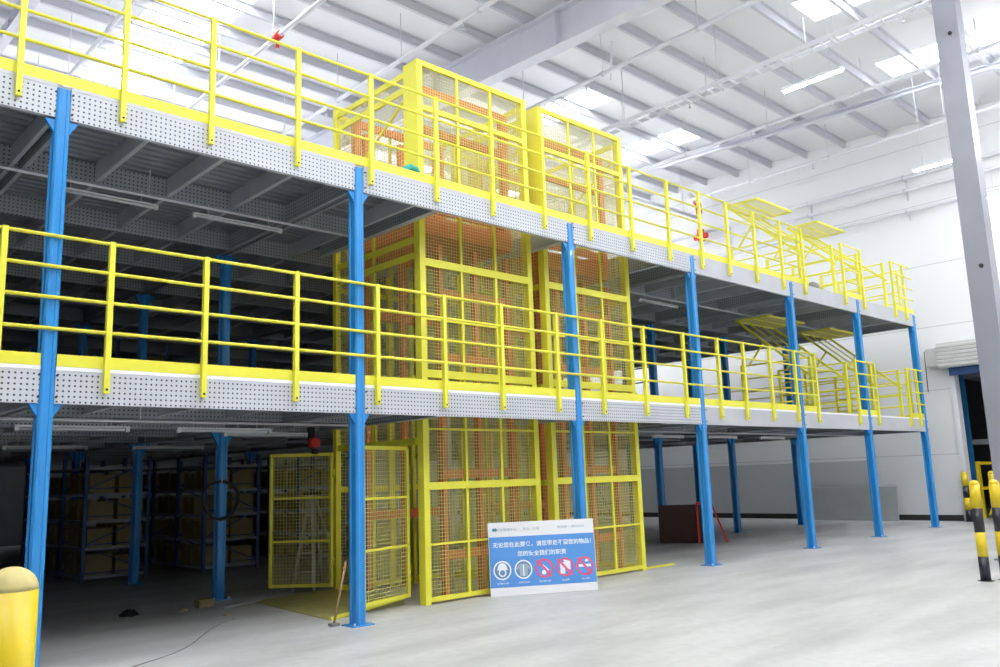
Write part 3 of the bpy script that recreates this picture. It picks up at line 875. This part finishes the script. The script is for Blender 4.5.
def disc(u, v, r0, r1, o, mm, name, par, k=32, th=.0015):
    m = MB(); c = S(u, v, o); n = len(m.v)
    for q in range(k):
        a = 2*math.pi*q/k; e = d*math.cos(a)+up_n*math.sin(a)
        m.v += [tuple(c+e*r1), tuple(c+e*r1+fr*th)]
        if r0 > 0: m.v += [tuple(c+e*r0), tuple(c+e*r0+fr*th)]
    if r0 > 0:
        for q in range(k):
            a = 4*q; b = 4*((q+1) % k)
            m.f += [(a+1, b+1, b+3, a+3), (a, b, b+1, a+1), (a+2, a+3, b+3, b+2)]; m.sm += [False]*3
    else:
        m.f.append(tuple(2*q+1 for q in range(k))); m.sm.append(False)
        for q in range(k):
            a = 2*q; b = 2*((q+1) % k); m.f.append((a, b, b+1, a+1)); m.sm.append(False)
    return m.build(name, mm, par)
def poly(pts, o, mm, name, par):
    m = MB(); m.tri_plate([S(u, v, o) for u, v in pts], fr*.0015); return m.build(name, mm, par)
def text(s, u, v, size, mm, name, par, o=.0035, align='CENTER', width=None):
    cu = bpy.data.curves.new(name, 'FONT'); cu.body = s; cu.size = size; cu.align_x = align; cu.align_y = 'CENTER'
    cu.extrude = .0008; cu.offset = .0012 if size > .05 else .0
    ob = bpy.data.objects.new(name+'_tmp', cu); COL.objects.link(ob)
    dg = bpy.context.evaluated_depsgraph_get()
    me = bpy.data.meshes.new_from_object(ob.evaluated_get(dg))
    bpy.data.objects.remove(ob)
    if width and len(me.vertices):
        x0 = min(q.co.x for q in me.vertices); x1 = max(q.co.x for q in me.vertices)
        k = width/(x1-x0)
        for q in me.vertices: q.co.x = (q.co.x-(x0+x1)/2)*k
    R3 = Matrix((d, up_n, fr)).transposed().to_4x4()
    me.transform(Matrix.Translation(S(u, v, o)-Vector(par['_b'])) @ R3)
    me.materials.clear(); me.materials.append(M[mm])
    oo = bpy.data.objects.new(name, me); COL.objects.link(oo); oo.parent = par; oo['_b'] = par['_b']
    return oo
HH = HB/L
text('无论您在此要求，请您带走不留您的物品！', .5, .685, .075, 'signwhite', 'title_lettering', t, width=.93*L)
text('您的安全我们的职责', .49, .555, .075, 'signwhite', 'subtitle_lettering', t, width=.46*L)
text('安全管理中心', .17, .895, .04, 'signgrey', 'header_lettering', t, width=.19*L)
text('安全 · 文明', .40, .895, .04, 'signgrey', 'header_lettering', t, width=.15*L)
text('安全第一 预防为主', .78, .90, .035, 'signgrey', 'header_lettering', t, width=.26*L)
text('SAFETY FIRST', .10, .06, .02, 'signgrey', 'footer_lettering', t, width=.17*L) if False else None
disc(.05, .90, .0, .022, .001, 'signteal', 'logo', t)
poly([(.065, .93), (.085, .90), (.065, .87), (.055, .90)], .001, 'signteal', 'logo', t)
cap = ['必须戴安全帽', '必须穿反光衣', '禁止带打火机', '禁止拍照', '禁止吸烟']
def polyk(u, v, pts, *a): return poly([(u+(p-u)*1.3, v+(q-v)*1.3) for p, q in pts], *a)
for i, u in enumerate((.115, .31, .505, .70, .89)):
    v = .345
    if i < 2:
        ic = disc(u, v, 1.3*(0), 1.3*(.098), .0022, 'signwhite', 'icon', t)
        disc(u, v, 1.3*(0), 1.3*(.083), .0038, 'signdark', 'ground', ic)
        disc(u, v, 1.3*(.076), 1.3*(.082), .0042, 'signwhite', 'ring', ic) if False else None
        if i == 0:   # head with hard hat
            disc(u, v-.032, 1.3*(.028), 1.3*(.042), .0055, 'signwhite', 'face', ic)
            pts = [(u+.033*math.cos(a)*1.0, v+.02+.058*math.sin(a)) for a in [math.pi*q/10 for q in range(11)]]
            polyk(u, v, [(u-.04, v+.005)] + [(u+.04, v+.005)] + pts, .0060, 'signwhite', 'helmet', ic)
        else:        # vest
            polyk(u, v, [(u-.026, v-.07), (u+.026, v-.07), (u+.03, v+.02), (u+.045, v-.01), (u+.05, v+.02), (u+.02, v+.06), (u-.02, v+.06), (u-.05, v+.02), (u-.045, v-.01), (u-.03, v+.02)], .0055, 'signgrey', 'vest', ic)
            polyk(u, v, [(u-.004, v-.07), (u+.004, v-.07), (u+.004, v+.05), (u-.004, v+.05)], .0072, 'signwhite', 'stripe', ic)
    else:
        ic = disc(u, v, 1.3*(.077), 1.3*(.098), .0022, 'signpink', 'icon', t)
        if i == 2:
            polyk(u, v, [(u-.03, v+.055), (u+.0, v+.03), (u+.035, v-.02), (u+.025, v-.03), (u-.01, v+.015)], .003, 'signwhite', 'symbol', ic)
            disc(u-.005, v-.055, 1.3*(0), 1.3*(.024), .003, 'signwhite', 'symbol', ic)
        elif i == 3:
            polyk(u, v, [(u-.035, v-.07), (u+.0, v-.07), (u+.0, v+.05), (u-.035, v+.05)], .003, 'signwhite', 'symbol', ic)
            polyk(u, v, [(u+.01, v-.02), (u+.04, v-.03), (u+.04, v+.06), (u-.01, v+.08)], .003, 'signwhite', 'symbol', ic)
        else:
            polyk(u, v, [(u-.045, v-.01), (u+.045, v-.01), (u+.045, v+.018), (u-.045, v+.018)], .003, 'signwhite', 'symbol', ic)
            polyk(u, v, [(u+.01, v+.04), (u+.03, v+.05), (u+.02, v+.075), (u+.0, v+.06)], .003, 'signwhite', 'symbol', ic)
        a = .05
        polyk(u, v, [(u-a-.006, v+.080), (u-a+.006, v+.095), (u+a+.006, v-.080), (u+a-.006, v-.095)], .0050, 'signpink', 'slash', ic)
    text(cap[i], u, .168, .028, 'signwhite', 'caption_lettering', t)

# teal bag / cloth on the upper deck edge
t = thing('teal_cloth', 'teal cloth bundle draped on the toe board before the left cage top', 'cloth', (6.2, .15, Z2))
m = MB()
pts = [(6.28, .12, Z2+.05), (6.32, .10, Z2+.13), (6.42, .08, Z2+.19), (6.52, .08, Z2+.18), (6.59, .1, Z2+.11), (6.62, .12, Z2+.04)]
m.tube(pts, [.035, .045, .05, .045, .04, .03], 10)
m.build('fold', 'teal', t)
m = MB().tube([(6.3, .16, Z2+.04), (6.4, .18, Z2+.05), (6.5, .15, Z2+.04)], [.035, .045, .035], 10)
m.build('fold', 'teal', t)

# small things on the upper deck, in the opening of the first gate
tag(MB().box(11.62, 12.5, .66, .72, 0, .03).build('floor_strip', 'yellow', base=(11.62, .66, 0)), 'short yellow strip on the floor right of the right lift cage', 'floor strip')
t = thing('bucket', 'small yellow bucket on the upper floor edge, inside the left pallet gate', 'bucket', (17.5, .3, Z2))
MB().lathe(17.5, .3, [(.10, Z2), (.14, Z2+.27), (.135, Z2+.27), (.095, Z2+.02)], 16).build('pail', 'yellow', t)
MB().tube([(17.36, .3, Z2+.26), (17.42, .3, Z2+.36), (17.5, .3, Z2+.4), (17.58, .3, Z2+.36), (17.64, .3, Z2+.26)], .006, 6).build('handle', 'pipe', t)
m = MB().lathe(17.85, .25, [(.12, Z2), (.15, Z2+.06), (.15, Z2+.14), (.10, Z2+.2), (.03, Z2+.23)], 12)
m.v = [(a+random.uniform(-.012, .012), b+random.uniform(-.012, .012), c) for a, b, c in m.v]
tag(m.build('sack', 'cord', base=(17.85, .25, Z2)), 'small grey sack on the upper floor edge beside the yellow bucket', 'sack')

# right side: steel building column, bollards
px, py = 15.78, -3.80
t = thing('steel_column', 'tall pale grey steel building column at the right picture edge', 'column', (px, py, 0))
hw = .165
m = MB().box(px-hw, px+hw, py-.19, py-.176, .03, 11.2).box(px-hw, px+hw, py+.176, py+.19, .03, 11.2).box(px-.008, px+.008, py-.176, py+.176, .03, 11.2)
m.build('h_section', 'pole', t)
MB().box(px-hw, px-hw+.012, py-.176, py+.176, .03, 11.2).build('cover_plate', 'pole', t)
MB().box(px-.3, px+.3, py-.3, py+.3, 0, .03).build('base_plate', 'pole', t)
MB().tube([(px-hw-.03, py-.05, 9.2), (px-hw, py-.05, 9.2)], .035, 10).build('bolt_head', 'dark', t)
MB().tube([(px-hw-.03, py-.05, 4.9), (px-hw, py-.05, 4.9)], .035, 10).build('bolt_head', 'dark', t)
MB().box(px-.3, px+.3, py-.3, py+.3, 11.2, 11.23).build('cap_plate', 'pole', t)
def bollard(x, y, r, h, bands, label, group=None, cap='byellow', dome=None):
    t = thing('bollard', label, 'bollard', (x, y, 0), group)
    z = 0
    n = len(bands)
    dome = r*.9 if dome is None else dome
    hb = (h-dome)/n
    for i, b in enumerate(bands):
        MB().lathe(x, y, [(r, z), (r, z+hb)], 32).build('band', b, t); z += hb
    prof = [(r*math.cos(a), z+dome*math.sin(a)) for a in [math.pi/2*q/7*.97 for q in range(8)]]
    MB().lathe(x, y, prof, 32).build('cap', cap, t)
    MB().lathe(x, y, [(r+.035, 0), (r+.035, .006)], 24).build('base_flange', 'bblack', t)
    return t
by4 = ['bblack', 'byellow', 'bblack', 'byellow']
bollard(12.83, -4.20, .066, 1.35, by4, 'black and yellow striped bollard, left of the near pair by the grey column', 'striped bollards')
bollard(13.06, -4.38, .066, 1.35, by4, 'black and yellow striped bollard, right of the near pair, cut by the picture edge', 'striped bollards')
bollard(25.2, .03, .085, 1.35, by4, 'black and yellow striped bollard standing against the wall by the doorway', 'striped bollards')
bollard(24.7, -.80, .085, 1.35, by4, 'black and yellow striped bollard before the doorway, behind the near pair', 'striped bollards')
bollard(1.30, -2.93, .138, 1.20, ['byellow'], 'fat plain yellow bollard at the lower left corner', cap='bcap', dome=.13)

# doorway: shutter box, frame, trims
t = thing('roller_shutter', 'grey ribbed roller shutter box above the doorway in the end wall', 'shutter', (XW-.2, -1.3, 4.2))
m = MB(); prof = [(XW-.02, 4.22), (XW-.42, 4.22)]
for k in range(6):
    z = 4.24+k*.105; prof += [(XW-.42, z), (XW-.45, z+.02), (XW-.45, z+.075), (XW-.42, z+.095)]
prof += [(XW-.42, 4.92), (XW-.02, 4.98)]
n = len(m.v); k = len(prof)
for yy in (DY0-.2, .30): m.v += [(a, yy, b) for a, b in prof]
for i in range(k): m.f.append((i, (i+1) % k, k+(i+1) % k, k+i)); m.sm.append(False)
m.f.append(tuple(range(k))); m.f.append(tuple(reversed(range(k, 2*k)))); m.sm += [False, False]
m.build('shutter_box', 'shutter', t)
MB().box(XW-.35, XW-.02, .32, .62, 4.3, 4.8).build('motor', 'shutter', t)
MB().tube([(XW-.2, .66, 4.75), (XW-.2, .70, 4.75), (XW-.2, .72, 3.6)], .012, 6).build('hand_chain', 'dark', t)
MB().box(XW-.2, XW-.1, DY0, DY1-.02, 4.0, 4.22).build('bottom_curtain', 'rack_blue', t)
struct('trim_1', MB().box(XW-.06, XW+.28, DY1-.1, DY1+.02, 0, DZ), 'white')
# passage beyond
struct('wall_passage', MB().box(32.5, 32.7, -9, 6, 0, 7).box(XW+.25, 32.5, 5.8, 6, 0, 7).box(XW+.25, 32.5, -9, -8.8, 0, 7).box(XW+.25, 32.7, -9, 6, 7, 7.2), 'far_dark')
t = thing('pallet_rack', 'dark blue pallet rack seen through the doorway', 'rack', (28, -.2, 0), )
for x in (27.6, 30.2):
    for y in (.55, -.55):
        MB().box(x-.05, x+.05, y-.05, y+.05, 0, 5.0).build('upright', 'blue', t)
for z in (2.1, 4.1):
    for y in (.55, -.55):
        MB().box(27.65, 30.15, y-.03, y+.03, z, z+.12).build('beam', 'rack_beam', t)
    for x in (27.6, 30.2):
        MB().box(x-.03, x+.03, -.5, .5, z, z+.12).build('beam', 'rack_beam', t)
MB().box(27.65, 30.15, -.5, .5, 2.22, 2.25).build('shelf_board', 'panel', t)
t = thing('barrier_frame', 'yellow steel barrier frame standing inside the doorway', 'barrier', (26.6, -.4, 0))
for y in (.1, -.75, -1.6):
    MB().box(26.55, 26.65, y-.05, y+.05, 0, 1.6).build('post', 'byellow', t)
for z in (.85, 1.55):
    MB().box(26.56, 26.64, -1.6, .1, z-.04, z+.04).build('rail', 'byellow', t)
MB().bar((26.6, -.05, .1), (26.6, -.7, 1.5), .05).build('brace', 'byellow', t)

# leaning panels and boards
t = thing('panel_stack', 'stack of long grey panels leaning along the foot of the end wall', 'panels', (25.0, 3.1, 0))
for k in range(3):
    x = 25.05+k*.085
    MB().quadbox([(x-.05, 1.85+k*.03, 0), (x, 1.85+k*.03, 0), (x, 4.65, 0), (x-.05, 4.65, 0), (x+.06, 1.85+k*.03, .97), (x+.11, 1.85+k*.03, .97), (x+.11, 4.65, .97), (x+.06, 4.65, .97)]).build('panel', 'panel', t)
t = thing('board_stack', 'dark brown boards propped on a red frame under the lower floor', 'boards', (16.0, 3.2, 0))
MB().quadbox([(16.0, 3.55, 0), (16.6, 2.5, 0), (16.66, 2.54, 0), (16.06, 3.59, 0), (16.1, 3.6, .85), (16.7, 2.55, .85), (16.76, 2.59, .85), (16.16, 3.64, .85)]).build('board', 'brown', t)
for (a, b) in (((16.35, 2.72, 0), (16.5, 2.84, .88)), ((16.9, 2.35, 0), (16.72, 2.6, .88))):
    MB().bar(a, b, .04).build('frame_leg', 'red', t)
MB().bar((16.5, 2.84, .88), (16.72, 2.6, .88), .04).build('frame_top', 'red', t)
# scaffold frames behind
def scaffold(x, y, zd, label, h=2.2):
    t = thing('scaffold_frame', label, 'scaffold', (x, y, zd), 'dark scaffold frames')
    for yy in (y, y+1.0):
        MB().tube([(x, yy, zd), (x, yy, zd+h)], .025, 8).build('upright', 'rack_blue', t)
    for k in range(5):
        z = zd+.3+k*(h-.4)/4
        MB().tube([(x, y, z), (x, y+1.0, z)], .02, 8).build('rung', 'rack_blue', t)
    MB().tube([(x, y, zd+.3), (x, y+1.0, zd+h-.1)], .018, 8).build('brace', 'rack_blue', t)
scaffold(19.3, 7.6, 0, 'dark scaffold frame on the ground floor, seen right of the lift cages')
scaffold(21.2, 7.4, Z1, 'dark scaffold frame on the lower mezzanine, seen right of the lift cages')

# ------------------------------------------------------------------ camera
yaw, pitch, roll, f, D = .7555, .1702, -.0338, 838.54, 8.3642
fw = Vector((math.sin(yaw)*math.cos(pitch), math.cos(yaw)*math.cos(pitch), math.sin(pitch)))
r = Vector((math.cos(yaw), -math.sin(yaw), 0)); u = r.cross(fw)
r2 = r*math.cos(roll)+u*math.sin(roll); u2 = -r*math.sin(roll)+u*math.cos(roll)
cam = bpy.data.cameras.new('camera'); co = bpy.data.objects.new('camera', cam); COL.objects.link(co)
mw = Matrix((r2, u2, -fw)).transposed().to_4x4(); mw.translation = Vector((0, -D, 1.6))
co.matrix_world = mw
cam.sensor_width = 36; cam.lens = f/1000*36; cam.clip_end = 200
sc.camera = co

# ------------------------------------------------------------------ world, colour
wd = bpy.data.worlds.new('world'); sc.world = wd; wd.use_nodes = True
wd.node_tree.nodes['Background'].inputs[0].default_value = (.8, .88, 1, 1)
wd.node_tree.nodes['Background'].inputs[1].default_value = 1.0
sc.view_settings.view_transform = 'Standard'; sc.view_settings.look = 'None'
sc.view_settings.gamma = 1; sc.view_settings.use_curve_mapping = False
sc.view_settings.exposure = 0.22
sc.cycles.use_denoising = True
sc.cycles.max_bounces = 10; sc.cycles.diffuse_bounces = 6
sc.cycles.sample_clamp_indirect = 8
for o in bpy.data.objects:
    if '_b' in o: del o['_b']
